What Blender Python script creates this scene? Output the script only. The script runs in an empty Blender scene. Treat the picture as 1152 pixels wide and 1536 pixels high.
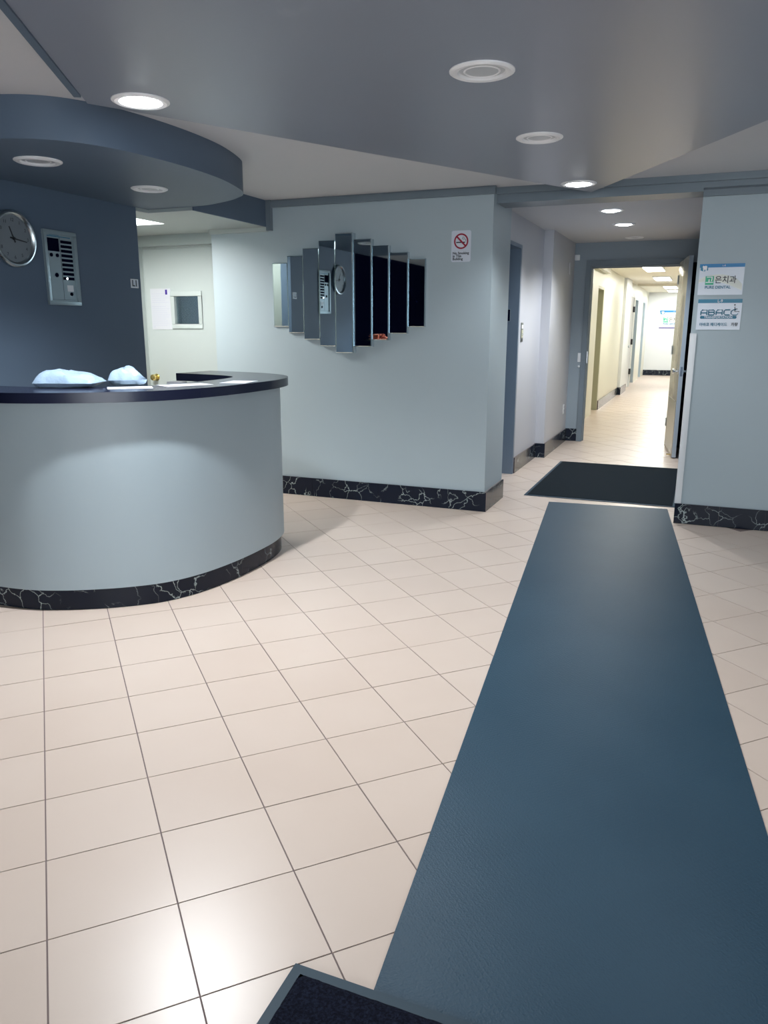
import bpy, bmesh, math, random
from mathutils import Vector, Matrix, noise
random.seed(7)
SC = bpy.context.scene
COL = SC.collection
R = math.radians

# ------------------------------------------------------------------ camera
cd = bpy.data.cameras.new('camera'); cam = bpy.data.objects.new('camera', cd); COL.objects.link(cam)
_r = Vector((0.9264041, 0.3765263, 0.0018139)); _d = Vector((0.0898041, -0.2162703, -0.9721946)); _f = Vector((-0.3656646, 0.9008080, -0.2341673))
M3 = Matrix((_r, -_d, -_f)).transposed()
cam.matrix_world = Matrix.Translation((0, 0, 1.4215)) @ M3.to_4x4()
cd.sensor_fit = 'HORIZONTAL'; cd.sensor_width = 36; cd.lens = 1157.98 / 1152 * 36
cd.clip_start = 0.02; cd.clip_end = 200
SC.camera = cam

# ------------------------------------------------------------------ world, exposure
W = bpy.data.worlds.new('world'); SC.world = W; W.use_nodes = True
bg = W.node_tree.nodes['Background']; bg.inputs[0].default_value = (0.86, 0.94, 1.0, 1); bg.inputs[1].default_value = 5.0
SC.view_settings.view_transform = 'Standard'; SC.view_settings.look = 'None'
SC.view_settings.exposure = 0.5; SC.view_settings.gamma = 1.0; SC.view_settings.use_curve_mapping = False

def area(name, loc, size, power, color, rot=(0, 0, 0), portal=False, spread=180):
    l = bpy.data.lights.new(name, 'AREA'); l.shape = 'RECTANGLE'; l.size, l.size_y = size; l.energy = power; l.color = color
    l.spread = R(spread)
    o = bpy.data.objects.new(name, l); COL.objects.link(o); o.location = loc; o.rotation_euler = rot
    if portal: l.cycles.is_portal = True
    return o
# daylight arrives through the glazed entrance behind the camera
area('entrance_daylight_portal', (1.15, -2.95, 1.2), (2.9, 2.4), 1, (1, 1, 1), (R(90), 0, 0), portal=True)

# ------------------------------------------------------------------ materials
def mat(name, col, rough=0.5, metal=0.0, bump=None, emit=None, estr=0, spec=0.5, var=None, alpha=None, trans=0):
    m = bpy.data.materials.new(name); m.use_nodes = True
    nt = m.node_tree; b = nt.nodes['Principled BSDF']
    b.inputs['Base Color'].default_value = (*col, 1); b.inputs['Roughness'].default_value = rough; b.inputs['Metallic'].default_value = metal
    b.inputs['Specular IOR Level'].default_value = spec
    if trans: b.inputs['Transmission Weight'].default_value = trans
    if emit: b.inputs['Emission Color'].default_value = (*emit, 1); b.inputs['Emission Strength'].default_value = estr
    tc = nt.nodes.new('ShaderNodeTexCoord')
    if var:                      # slow colour mottling: (scale, amount)
        n = nt.nodes.new('ShaderNodeTexNoise'); n.inputs['Scale'].default_value = var[0]; n.inputs['Detail'].default_value = 3
        nt.links.new(tc.outputs['Object'], n.inputs['Vector'])
        mx = nt.nodes.new('ShaderNodeMix'); mx.data_type = 'RGBA'
        k = var[1]
        mx.inputs[6].default_value = (*[c * (1 - k) for c in col], 1); mx.inputs[7].default_value = (*[min(1, c * (1 + k)) for c in col], 1)
        nt.links.new(n.outputs['Fac'], mx.inputs[0]); nt.links.new(mx.outputs[2], b.inputs['Base Color'])
    if bump:                     # (scale, strength, distance)
        n = nt.nodes.new('ShaderNodeTexNoise'); n.inputs['Scale'].default_value = bump[0]; n.inputs['Detail'].default_value = 4
        nt.links.new(tc.outputs['Object'], n.inputs['Vector'])
        bp = nt.nodes.new('ShaderNodeBump'); bp.inputs['Strength'].default_value = bump[1]; bp.inputs['Distance'].default_value = bump[2]
        nt.links.new(n.outputs['Fac'], bp.inputs['Height']); nt.links.new(bp.outputs['Normal'], b.inputs['Normal'])
    return m

WALL = (0.375, 0.45, 0.49); SLATE = (0.103, 0.143, 0.200)
M = {}
M['wall'] = mat('wall_paint', WALL, 0.45, bump=(180, 0.12, 0.001), var=(1.5, 0.03))
M['slate'] = mat('slate_paint', SLATE, 0.5, spec=0.25, bump=(160, 0.12, 0.001), var=(1.5, 0.04))
M['soffit'] = mat('soffit_paint', (0.235, 0.262, 0.318), 0.33, bump=(140, 0.12, 0.001), var=(1.2, 0.03))
M['ceiling'] = mat('ceiling_paint', (0.60, 0.61, 0.63), 0.6, bump=(160, 0.1, 0.001))
M['alcove_wall'] = mat('alcove_paint', (0.50, 0.505, 0.54), 0.45, bump=(180, 0.12, 0.001))
M['trim'] = mat('trim_paint', (0.155, 0.195, 0.232), 0.4)
M['pale'] = mat('pale_paint', (0.41, 0.46, 0.455), 0.45, bump=(180, 0.08, 0.001))
M['recess_dark'] = mat('recess_grey_paint', (0.13, 0.14, 0.125), 0.5)
M['white_wall'] = mat('white_wall_paint', (0.72, 0.75, 0.77), 0.45)
M['end_wall'] = mat('alcove_end_paint', (0.27, 0.325, 0.37), 0.45)
M['cream'] = mat('cream_paint', (0.70, 0.70, 0.61), 0.4, bump=(180, 0.06, 0.001))
M['cream_ceiling'] = mat('cream_ceiling_paint', (0.80, 0.76, 0.64), 0.55)
M['olive'] = mat('olive_door_paint', (0.42, 0.42, 0.30), 0.4)
M['jamb_blue'] = mat('elevator_enamel', (0.15, 0.20, 0.265), 0.35)
M['grout'] = mat('grout', (0.20, 0.155, 0.15), 0.9)
M['black'] = mat('matte_black', (0.012, 0.013, 0.018), 0.5)
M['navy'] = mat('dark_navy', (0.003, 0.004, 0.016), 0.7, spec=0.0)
M['counter'] = mat('counter_laminate', (0.008, 0.010, 0.026), 0.24, spec=0.45)
M['desk'] = mat('desk_paint', (0.335, 0.405, 0.445), 0.42, bump=(170, 0.15, 0.001), var=(2, 0.03))
M['white'] = mat('white_plastic', (0.78, 0.80, 0.82), 0.35)
M['paper'] = mat('paper', (0.50, 0.52, 0.56), 0.6)
M['steel'] = mat('brushed_steel', (0.55, 0.60, 0.62), 0.28, metal=1.0)
M['alu'] = mat('pale_aluminium', (0.30, 0.37, 0.40), 0.38, metal=0.4)
M['chrome'] = mat('chrome', (0.8, 0.82, 0.84), 0.12, metal=1.0)
M['brass'] = mat('polished_brass', (0.83, 0.66, 0.28), 0.18, metal=1.0)
M['mirror'] = mat('mirror_silver', (0.62, 0.72, 0.76), 0.02, metal=1.0)
M['mirror_edge'] = mat('mirror_edge', (0.55, 0.62, 0.66), 0.12, metal=0.8)
M['lamp_on'] = mat('lamp_lit', (1, 1, 1), 0.4, emit=(0.92, 0.97, 1.0), estr=18)
M['lamp_off'] = mat('lamp_lens_off', (0.50, 0.52, 0.54), 0.3)
M['lamp_ring'] = mat('lamp_trim_white', (0.88, 0.88, 0.89), 0.4)
M['troffer'] = mat('troffer_lens', (1, 1, 1), 0.4, emit=(1.0, 0.98, 0.93), estr=6)
M['mailer'] = mat('pale_blue_mailer', (0.25, 0.34, 0.45), 0.30, bump=(22, 0.5, 0.012))
M['red'] = mat('sign_red', (0.30, 0.008, 0.035), 0.4)
M['ink'] = mat('sign_ink', (0.02, 0.025, 0.035), 0.5)
M['teal_ink'] = mat('sign_teal', (0.02, 0.16, 0.26), 0.5)
M['band_blue'] = mat('sign_blue_band', (0.004, 0.19, 0.46), 0.4)
M['band_teal'] = mat('sign_teal_band', (0.02, 0.20, 0.33), 0.4)
M['green'] = mat('sign_green', (0.04, 0.42, 0.24), 0.4)
M['purple'] = mat('sign_purple_band', (0.04, 0.015, 0.22), 0.4)
M['sign_grey'] = mat('sign_pale_swoosh', (0.74, 0.76, 0.70), 0.4)
M['text_grey'] = mat('faint_print', (0.45, 0.47, 0.55), 0.6)
M['board'] = mat('sign_board', (0.62, 0.67, 0.75), 0.25)
M['clock_face'] = mat('clock_face', (0.17, 0.195, 0.22), 0.4, bump=(60, 0.05, 0.001))
M['orange'] = mat('orange_petals', (0.95, 0.36, 0.24), 0.6)
M['leaf'] = mat('dark_leaves', (0.03, 0.07, 0.03), 0.6)
M['pot'] = mat('dark_pot', (0.03, 0.03, 0.04), 0.3)
M['door_leaf'] = mat('beige_door_enamel', (0.47, 0.45, 0.38), 0.25, metal=0.35)
M['door_edge'] = mat('door_edge_grey', (0.36, 0.42, 0.48), 0.3)

def floor_tile_mat():
    m = mat('floor_tile_glaze', (0.74, 0.635, 0.56), 0.33, bump=(260, 0.05, 0.0008), spec=0.45)
    nt = m.node_tree; b = nt.nodes['Principled BSDF']
    oi = nt.nodes.new('ShaderNodeObjectInfo'); n = nt.nodes.new('ShaderNodeTexNoise'); n.inputs['Scale'].default_value = 3; n.inputs['Detail'].default_value = 5
    geo = nt.nodes.new('ShaderNodeNewGeometry'); nt.links.new(geo.outputs['Position'], n.inputs['Vector'])
    ad = nt.nodes.new('ShaderNodeMath'); ad.operation = 'MULTIPLY_ADD'; nt.links.new(oi.outputs['Random'], ad.inputs[0]); ad.inputs[1].default_value = 0.5
    nt.links.new(n.outputs['Fac'], ad.inputs[2])
    rp = nt.nodes.new('ShaderNodeValToRGB'); rp.color_ramp.elements[0].position = 0.2; rp.color_ramp.elements[1].position = 1.2 if False else 1.0
    rp.color_ramp.elements[0].color = (0.565, 0.462, 0.395, 1); rp.color_ramp.elements[1].color = (0.605, 0.505, 0.438, 1)
    nt.links.new(ad.outputs[0], rp.inputs[0]); nt.links.new(rp.outputs[0], b.inputs['Base Color'])
    return m
M['tile'] = floor_tile_mat()

def marble():
    m = bpy.data.materials.new('black_marble'); m.use_nodes = True; nt = m.node_tree; b = nt.nodes['Principled BSDF']
    b.inputs['Roughness'].default_value = 0.16; b.inputs['Specular IOR Level'].default_value = 0.22
    geo = nt.nodes.new('ShaderNodeNewGeometry')
    dn = nt.nodes.new('ShaderNodeTexNoise'); dn.inputs['Scale'].default_value = 4.5; dn.inputs['Detail'].default_value = 5
    nt.links.new(geo.outputs['Position'], dn.inputs['Vector'])
    mx = nt.nodes.new('ShaderNodeVectorMath'); mx.operation = 'MULTIPLY_ADD'; nt.links.new(dn.outputs['Color'], mx.inputs[0]); mx.inputs[1].default_value = (0.35, 0.35, 0.35)
    nt.links.new(geo.outputs['Position'], mx.inputs[2])
    vo = nt.nodes.new('ShaderNodeTexVoronoi'); vo.feature = 'DISTANCE_TO_EDGE'; vo.inputs['Scale'].default_value = 7.5
    nt.links.new(mx.outputs[0], vo.inputs['Vector'])
    r1 = nt.nodes.new('ShaderNodeValToRGB'); r1.color_ramp.elements[0].position = 0.004; r1.color_ramp.elements[0].color = (1, 1, 1, 1); r1.color_ramp.elements[1].position = 0.024; r1.color_ramp.elements[1].color = (0, 0, 0, 1)
    nt.links.new(vo.outputs['Distance'], r1.inputs[0])
    mk = nt.nodes.new('ShaderNodeTexNoise'); mk.inputs['Scale'].default_value = 5; mk.inputs['Detail'].default_value = 2; nt.links.new(geo.outputs['Position'], mk.inputs['Vector'])
    r2 = nt.nodes.new('ShaderNodeValToRGB'); r2.color_ramp.elements[0].position = 0.42; r2.color_ramp.elements[1].position = 0.58; nt.links.new(mk.outputs['Fac'], r2.inputs[0])
    mu = nt.nodes.new('ShaderNodeMath'); mu.operation = 'MULTIPLY'; nt.links.new(r1.outputs[0], mu.inputs[0]); nt.links.new(r2.outputs[0], mu.inputs[1])
    c = nt.nodes.new('ShaderNodeMix'); c.data_type = 'RGBA'; c.inputs[6].default_value = (0.008, 0.012, 0.024, 1); c.inputs[7].default_value = (0.36, 0.42, 0.42, 1)
    nt.links.new(mu.outputs[0], c.inputs[0]); nt.links.new(c.outputs[2], b.inputs['Base Color'])
    return m
M['marble'] = marble()

def carpet(name, c1, c2, scale):
    m = bpy.data.materials.new(name); m.use_nodes = True; nt = m.node_tree; b = nt.nodes['Principled BSDF']; b.inputs['Roughness'].default_value = 0.95
    b.inputs['Specular IOR Level'].default_value = 0.15
    tc = nt.nodes.new('ShaderNodeTexCoord')
    n = nt.nodes.new('ShaderNodeTexNoise'); n.inputs['Scale'].default_value = scale; n.inputs['Detail'].default_value = 6; n.inputs['Roughness'].default_value = 0.7
    nt.links.new(tc.outputs['Object'], n.inputs['Vector'])
    r = nt.nodes.new('ShaderNodeValToRGB'); r.color_ramp.elements[0].position = 0.42; r.color_ramp.elements[1].position = 0.68
    r.color_ramp.elements[0].color = (*c1, 1); r.color_ramp.elements[1].color = (*c2, 1)
    nt.links.new(n.outputs['Fac'], r.inputs[0]); nt.links.new(r.outputs[0], b.inputs['Base Color'])
    bp = nt.nodes.new('ShaderNodeBump'); bp.inputs['Strength'].default_value = 0.9; bp.inputs['Distance'].default_value = 0.006
    nt.links.new(n.outputs['Fac'], bp.inputs['Height']); nt.links.new(bp.outputs['Normal'], b.inputs['Normal'])
    return m
M['carpet_navy'] = carpet('navy_carpet_pile', (0.002, 0.003, 0.010), (0.016, 0.022, 0.045), 160)
M['carpet_black'] = carpet('black_carpet_pile', (0.003, 0.008, 0.013), (0.009, 0.018, 0.027), 220)
M['rubber'] = mat('rubber_edge', (0.020, 0.048, 0.074), 0.6, bump=(300, 0.2, 0.001))

def runner_mat():
    m = bpy.data.materials.new('runner_rubber'); m.use_nodes = True; nt = m.node_tree; b = nt.nodes['Principled BSDF']; b.inputs['Roughness'].default_value = 0.5
    b.inputs['Specular IOR Level'].default_value = 0.25
    tc = nt.nodes.new('ShaderNodeTexCoord'); mp = nt.nodes.new('ShaderNodeMapping'); mp.inputs['Rotation'].default_value[2] = R(45); nt.links.new(tc.outputs['Object'], mp.inputs[0])
    ck = nt.nodes.new('ShaderNodeTexVoronoi'); ck.inputs['Scale'].default_value = 75; ck.distance = 'CHEBYCHEV'; ck.inputs['Randomness'].default_value = 0.15; nt.links.new(mp.outputs[0], ck.inputs['Vector'])
    n = nt.nodes.new('ShaderNodeTexNoise'); n.inputs['Scale'].default_value = 190; n.inputs['Detail'].default_value = 3; nt.links.new(tc.outputs['Object'], n.inputs['Vector'])
    n2 = nt.nodes.new('ShaderNodeTexNoise'); n2.inputs['Scale'].default_value = 2.2; n2.inputs['Detail'].default_value = 5; nt.links.new(tc.outputs['Object'], n2.inputs['Vector'])
    r = nt.nodes.new('ShaderNodeValToRGB'); r.color_ramp.elements[0].position = 0.3; r.color_ramp.elements[1].position = 0.75
    r.color_ramp.elements[0].color = (0.019, 0.052, 0.085, 1); r.color_ramp.elements[1].color = (0.025, 0.062, 0.098, 1)
    nt.links.new(n2.outputs['Fac'], r.inputs[0]); nt.links.new(r.outputs[0], b.inputs['Base Color'])
    ad = nt.nodes.new('ShaderNodeMath'); ad.operation = 'MULTIPLY_ADD'; nt.links.new(ck.outputs['Distance'], ad.inputs[0]); ad.inputs[1].default_value = 0.8; nt.links.new(n.outputs['Fac'], ad.inputs[2])
    bp = nt.nodes.new('ShaderNodeBump'); bp.inputs['Strength'].default_value = 0.5; bp.inputs['Distance'].default_value = 0.003
    nt.links.new(ad.outputs[0], bp.inputs['Height']); nt.links.new(bp.outputs['Normal'], b.inputs['Normal'])
    return m
M['runner'] = runner_mat()

def glass_mat():
    m = bpy.data.materials.new('clear_glass'); m.use_nodes = True; nt = m.node_tree
    nt.nodes.remove(nt.nodes['Principled BSDF']); out = nt.nodes['Material Output']
    t = nt.nodes.new('ShaderNodeBsdfTransparent'); t.inputs[0].default_value = (0.86, 0.93, 0.95, 1)
    g = nt.nodes.new('ShaderNodeBsdfGlossy'); g.inputs['Roughness'].default_value = 0.03
    f = nt.nodes.new('ShaderNodeFresnel'); f.inputs[0].default_value = 1.5
    mx = nt.nodes.new('ShaderNodeMixShader'); nt.links.new(f.outputs[0], mx.inputs[0]); nt.links.new(t.outputs[0], mx.inputs[1]); nt.links.new(g.outputs[0], mx.inputs[2])
    nt.links.new(mx.outputs[0], out.inputs[0]); return m
M['glass'] = glass_mat()

# ------------------------------------------------------------------ mesh helpers
class MB:
    def __init__(s): s.v = []; s.f = []; s.sm = []
    def add(s, vs, fs, smooth=False):
        o = len(s.v); s.v += [tuple(v) for v in vs]
        for f in fs: s.f.append(tuple(i + o for i in f)); s.sm.append(smooth)
        return s
    def box(s, x0, y0, z0, x1, y1, z1):
        vs = [(x, y, z) for z in (z0, z1) for y in (y0, y1) for x in (x0, x1)]
        return s.add(vs, [(0, 2, 3, 1), (4, 5, 7, 6), (0, 1, 5, 4), (2, 6, 7, 3), (0, 4, 6, 2), (1, 3, 7, 5)])
    def prism(s, poly, z0, z1, smooth=False):
        n = len(poly); a = sum(poly[i][0] * poly[(i + 1) % n][1] - poly[(i + 1) % n][0] * poly[i][1] for i in range(n))
        if a < 0: poly = poly[::-1]
        s.add([(x, y, z0) for x, y in poly] + [(x, y, z1) for x, y in poly], [tuple(range(n - 1, -1, -1)), tuple(range(n, 2 * n))])
        return s.add([(x, y, z0) for x, y in poly] + [(x, y, z1) for x, y in poly], [(i, (i + 1) % n, n + (i + 1) % n, n + i) for i in range(n)], smooth)
    def lathe(s, prof, org=(0, 0, 0), axis='Z', n=32, smooth=True, closed=False):
        vs = []; fs = []; k = len(prof)
        for i in range(n):
            a = 2 * math.pi * i / n
            for r, h in prof:
                p = (r * math.cos(a), r * math.sin(a), h)
                if axis == 'X': p = (p[2], p[0], p[1])
                elif axis == '-X': p = (-p[2], -p[0], p[1])
                elif axis == '-Y': p = (p[0], -p[2], p[1])
                elif axis == '-Z': p = (p[0], -p[1], -p[2])
                vs.append((p[0] + org[0], p[1] + org[1], p[2] + org[2]))
        for i in range(n):
            j = (i + 1) % n
            for q in range(k - 1): fs.append((i * k + q, j * k + q, j * k + q + 1, i * k + q + 1))
        return s.add(vs, fs, smooth)
    def tube(s, pts, r, n=8):
        pts = [Vector(p) for p in pts]; vs = []; fs = []
        for i, p in enumerate(pts):
            t = (pts[min(i + 1, len(pts) - 1)] - pts[max(i - 1, 0)]).normalized()
            u = t.orthogonal().normalized(); w = t.cross(u)
            rr = r[i] if isinstance(r, (list, tuple)) else r
            for k in range(n):
                a = 2 * math.pi * k / n; vs.append(p + u * (rr * math.cos(a)) + w * (rr * math.sin(a)))
        for i in range(len(pts) - 1):
            for k in range(n): fs.append((i * n + k, i * n + (k + 1) % n, (i + 1) * n + (k + 1) % n, (i + 1) * n + k))
        fs.append(tuple(range(n - 1, -1, -1))); fs.append(tuple((len(pts) - 1) * n + k for k in range(n)))
        return s.add(vs, fs, True)
    def xf(s, mtx):
        s.v = [tuple(mtx @ Vector(v)) for v in s.v]; return s
    def mesh(s, name, m, bevel=0):
        me = bpy.data.meshes.new(name); me.from_pydata(s.v, [], s.f); me.polygons.foreach_set('use_smooth', s.sm)
        bm = bmesh.new(); bm.from_mesh(me); bmesh.ops.remove_doubles(bm, verts=bm.verts, dist=1e-6)
        if bevel:
            es = [e for e in bm.edges if len(e.link_faces) == 2 and e.calc_face_angle(0) > 0.9]
            bmesh.ops.bevel(bm, geom=es, offset=bevel, segments=2, affect='EDGES', profile=0.5)
        bmesh.ops.recalc_face_normals(bm, faces=bm.faces); bm.to_mesh(me); bm.free()
        me.set_sharp_from_angle(angle=R(32)); me.materials.append(m); return me
    def build(s, name, m, parent=None, bevel=0, kind=None):
        o = bpy.data.objects.new(name, s.mesh(name, m, bevel)); COL.objects.link(o)
        if parent is not None: adopt(o, parent)
        if kind: o['kind'] = kind
        return o
def wloc(o):
    p = Vector(o.location)
    return p if o.parent is None else wloc(o.parent) + p
def adopt(o, parent):
    """parent keeps world place: parents here are only translated"""
    o.parent = parent; o.location = Vector(o.location) - wloc(parent)
def thing(name, label, cat, loc=(0, 0, 0), group=None):
    o = bpy.data.objects.new(name, None); o.empty_display_size = 0.1; COL.objects.link(o); o.location = loc
    o['label'] = label; o['category'] = cat
    if group: o['group'] = group
    return o
def tag(o, label, cat, group=None):
    o['label'] = label; o['category'] = cat
    if group: o['group'] = group
    return o
def recentre(o):
    """move a single-mesh thing's origin to its own base"""
    me = o.data; xs = [v.co for v in me.vertices]
    c = Vector((sum(v.x for v in xs) / len(xs), sum(v.y for v in xs) / len(xs), min(v.z for v in xs)))
    me.transform(Matrix.Translation(-c)); o.location = Vector(o.location) + c; return o
def struct(name, mb, m, bevel=0):
    o = mb.build(name, m, bevel=bevel); o['kind'] = 'structure'; return o
def text(name, body, size, origin, right, up, m, parent, align='CENTER', thick=0.0006, sx=1.0, bold=0.0, shear=0.0):
    cu = bpy.data.curves.new('t', 'FONT'); cu.body = body; cu.size = size; cu.align_x = align; cu.align_y = 'CENTER'; cu.extrude = thick; cu.offset = bold; cu.shear = shear
    o = bpy.data.objects.new('t', cu); COL.objects.link(o)
    dg = bpy.context.evaluated_depsgraph_get(); dg.update()
    me = bpy.data.meshes.new_from_object(o.evaluated_get(dg)); bpy.data.objects.remove(o); bpy.data.curves.remove(cu)
    right = Vector(right); up = Vector(up); n = right.cross(up)
    mt = Matrix((right * sx, up, n)).transposed().to_4x4(); mt.translation = Vector(origin)
    me.transform(mt); me.materials.clear(); me.materials.append(m); me.name = name
    t = bpy.data.objects.new(name, me); COL.objects.link(t); adopt(t, parent); return t
def spline(pts, n=6):
    out = []
    for i in range(len(pts) - 1):
        p0 = pts[max(i - 1, 0)]; p1 = pts[i]; p2 = pts[i + 1]; p3 = pts[min(i + 2, len(pts) - 1)]
        for k in range(n):
            t = k / n
            out.append(tuple(0.5 * (2 * b + (c - a) * t + (2 * a - 5 * b + 4 * c - d) * t * t + (3 * b - a - 3 * c + d) * t ** 3) for a, b, c, d in zip(p0, p1, p2, p3)))
    out.append(tuple(pts[-1])); return out
def offset(line, d):
    out = []
    for i, p in enumerate(line):
        a = line[max(i - 1, 0)]; b = line[min(i + 1, len(line) - 1)]
        t = Vector((b[0] - a[0], b[1] - a[1])).normalized(); out.append((p[0] + t.y * d, p[1] - t.x * d))
    return out

# ------------------------------------------------------------------ floor
TS = 0.3048; TA = R(44.43)
OX, OY = -2.62849, 2.41223                    # one grid corner in the room
# tile axes in the room: i to the right-far, j to the right-near
ax = (math.sin(TA), math.cos(TA)); ay = (-math.cos(TA), math.sin(TA))
fl = struct('floor', MB().box(-5.4, -3.0, -0.08, 3.6, 25.0, -0.0028), M['grout'])
def floor_here(x, y):
    if y > 25 or y < -3: return False
    if y > 6.05: return -1.95 < x < 0.3
    return -5.3 < x < 3.5
def project(x, y, z):
    v = Vector((x, y, z - 1.4215)); d = v.dot(_f)
    if d < 0.2: return None
    return v.dot(_r) / d * 1157.98 + 576, v.dot(_d) / d * 1157.98 + 768
G = 0.0021
tm = MB().box(G, G, -0.004, TS - G, TS - G, 0.0).xf(Matrix(((ax[0], ay[0], 0, 0), (ax[1], ay[1], 0, 0), (0, 0, 1, 0), (0, 0, 0, 1)))).mesh('tile', M['tile'])
cells = []
for i in range(-60, 120):
    for j in range(-60, 120):
        x = OX + TS * (i * ax[0] + j * ay[0]); y = OY + TS * (i * ax[1] + j * ay[1])
        cx, cy = x + TS * 0.5 * (ax[0] + ay[0]), y + TS * 0.5 * (ax[1] + ay[1])
        if not floor_here(cx, cy): continue
        p = project(cx, cy, 0); area_px = 0
        hidden = (cx < -2.5 and cy > 3.0 and cy < 4.5) or (cx < -3.3 and cy > 2.8) or (cy > 5.95 and cy < 10 and (cx > 0.0 or cx < -1.75)) or (cy > 10 and not -1.7 < cx < -0.25)
        if p and -60 < p[0] < 1212 and 480 < p[1] < 1600 and not hidden:
            # hidden beneath the runner or the mats
            rx = cx - (-0.35 - 0.107 * (cy - 1.8)) if False else cx + 0.1065 * (cy - 1.3) + 0.09
            if not (abs(rx) < 0.30 and cy < 6.2): area_px = 1 / (cx * cx + cy * cy + 2) ** 1.5
        cells.append((area_px, x, y))
cells.sort(reverse=True)
far = MB()
for k, (a, x, y) in enumerate(cells):
    if k < 300 and a > 0:
        o = bpy.data.objects.new('tile', tm); COL.objects.link(o); o.parent = fl; o.location = (x, y, random.uniform(-0.0005, 0.0004))
    else:
        vs = [(x + ax[0] * u + ay[0] * w, y + ax[1] * u + ay[1] * w, z) for z in (-0.004, 0) for u, w in ((G, G), (TS - G, G), (TS - G, TS - G), (G, TS - G))]
        far.add(vs, [(4, 5, 6, 7), (0, 1, 5, 4), (1, 2, 6, 5), (2, 3, 7, 6), (3, 0, 4, 7)])
far.build('tile_field', M['tile'], fl, kind='stuff')

# ------------------------------------------------------------------ walls and ceilings
CZ = 2.40
struct('wall_front', MB().box(-3.92, 5.79, 0, -1.50, 6.35, CZ), M['wall'])
struct('wall_right_front', MB().box(-0.10, 5.99, 0, 3.5, 6.14, CZ), M['wall'])
struct('wall_left', MB().box(-3.88, 3.10, 0, -3.76, 4.65, CZ), M['slate'])
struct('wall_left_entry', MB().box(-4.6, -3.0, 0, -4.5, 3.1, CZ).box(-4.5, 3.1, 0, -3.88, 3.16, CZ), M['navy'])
struct('wall_recess_left', MB().box(-5.35, 3.9, 0, -5.25, 6.1, CZ).box(-5.25, 3.9, 0, -3.88, 4.0, CZ), M['recess_dark'])
# wall with the recess door
struct('wall_recess_front', MB().box(-5.25, 5.93, 0, -4.835, 6.08, 2.2).box(-4.835, 5.93, 2.165, -3.92, 6.08, 2.2), M['pale'])
struct('wall_right', MB().box(3.5, -3.0, 0, 3.6, 6.0, CZ), M['wall'])
struct('wall_entrance', MB().box(-4.6, -3.1, 0, -0.3, -3.0, CZ).box(-0.3, -3.1, 2.38, 3.5, -3.0, CZ).box(0.95, -3.1, 0, 1.03, -3.0, CZ).box(3.5, -3.1, 0, 3.6, -3.0, CZ), M['trim'])
# alcove beside the elevator
aw = MB()
aw.box(-1.95, 7.48, 0, -1.66, 8.55, CZ)                      # wall beyond the elevator
aw.box(-1.95, 6.35, 2.15, -1.66, 7.48, CZ)                   # over the elevator opening
aw.box(-1.95, 8.55, 0, -1.56, 10.0, CZ)                      # pilaster
struct('wall_alcove_left', aw, M['alcove_wall'])
struct('wall_alcove_right', MB().box(-0.09, 6.14, 0, 0.10, 10.0, CZ), M['slate'])
ew = MB().box(-1.95, 10.0, 0, -1.355, 10.15, CZ).box(-1.355, 10.0, 2.135, -0.330, 10.15, CZ).box(-0.330, 10.0, 0, 0.10, 10.15, CZ)
struct('wall_alcove_end', ew, M['end_wall'])
struct('trim_painted_shade', MB().box(-0.279, 9.94, 0, -0.09, 10.0, 2.14), M['navy'])  # navy panel painted in as the shade behind the open leaf
# corridor beyond: left wall with door recesses
cl = MB(); y = 10.15
for a, b, top in ((11.45, 12.56, 2.06), (13.22, 14.0, 2.06), (18.55, 19.85, 2.10), (20.4, 21.35, 2.10), (22.9, 23.8, 2.10)):
    cl.box(-2.0, y, 0, -1.66, a, CZ); cl.box(-2.0, a, top, -1.66, b, CZ); cl.box(-2.0, a, 0, -1.88, b, top); y = b
cl.box(-2.0, y, 0, -1.66, 24.8, CZ)
struct('wall_corridor_left', cl, M['cream'])
struct('wall_corridor_pier', MB().box(-1.66, 17.30, 0, -1.60, 18.5, CZ), M['white_wall'])
struct('wall_corridor_right', MB().box(0.10, 10.15, 0, 0.22, 24.8, CZ), M['cream'])
struct('wall_corridor_end', MB().box(-2.0, 24.8, 0, 0.22, 24.95, CZ), M['white_wall'])
struct('ceiling', MB().box(-4.6, -3.1, CZ, 3.6, 6.14, CZ + 0.1), M['ceiling'])
struct('ceiling_alcove', MB().box(-1.95, 6.14, CZ, 0.22, 10.15, CZ + 0.1), M['ceiling'])
struct('ceiling_corridor', MB().box(-2.0, 10.15, CZ, 0.22, 25, CZ + 0.1), M['cream_ceiling'])
struct('trim_corridor_beam', MB().box(-1.60, 19.9, 2.35, 0.10, 20.1, CZ), M['cream_ceiling'])
# dropped ceiling over the door recess, with a lamp opening at X -4.6..-4.02, Y 4.15..5.31
rc = MB()
rc.box(-5.25, 4.0, 2.2, -4.62, 5.93, 2.36); rc.box(-4.62, 4.0, 2.2, -3.88, 4.12, 2.36); rc.box(-4.62, 5.31, 2.2, -4.02, 5.93, 2.36); rc.box(-4.02, 4.66, 2.2, -3.76, 5.93, 2.36); rc.box(-3.76, 4.78, 2.2, -3.38, 5.93, 2.36)
rc.box(-4.02, 4.12, 2.2, -3.88, 4.66, 2.36)
rc.box(-5.25, 3.95, 2.36, -3.88, 5.93, CZ)
rcm = MB(); rcm.v = rc.v; rcm.f = rc.f; rcm.sm = rc.sm
struct('ceiling_recess', rcm, M['pale'])
struct('trim_recess_fascia', MB().box(-3.38, 4.78, 2.199, -3.368, 5.79, CZ), M['slate'])
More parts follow.
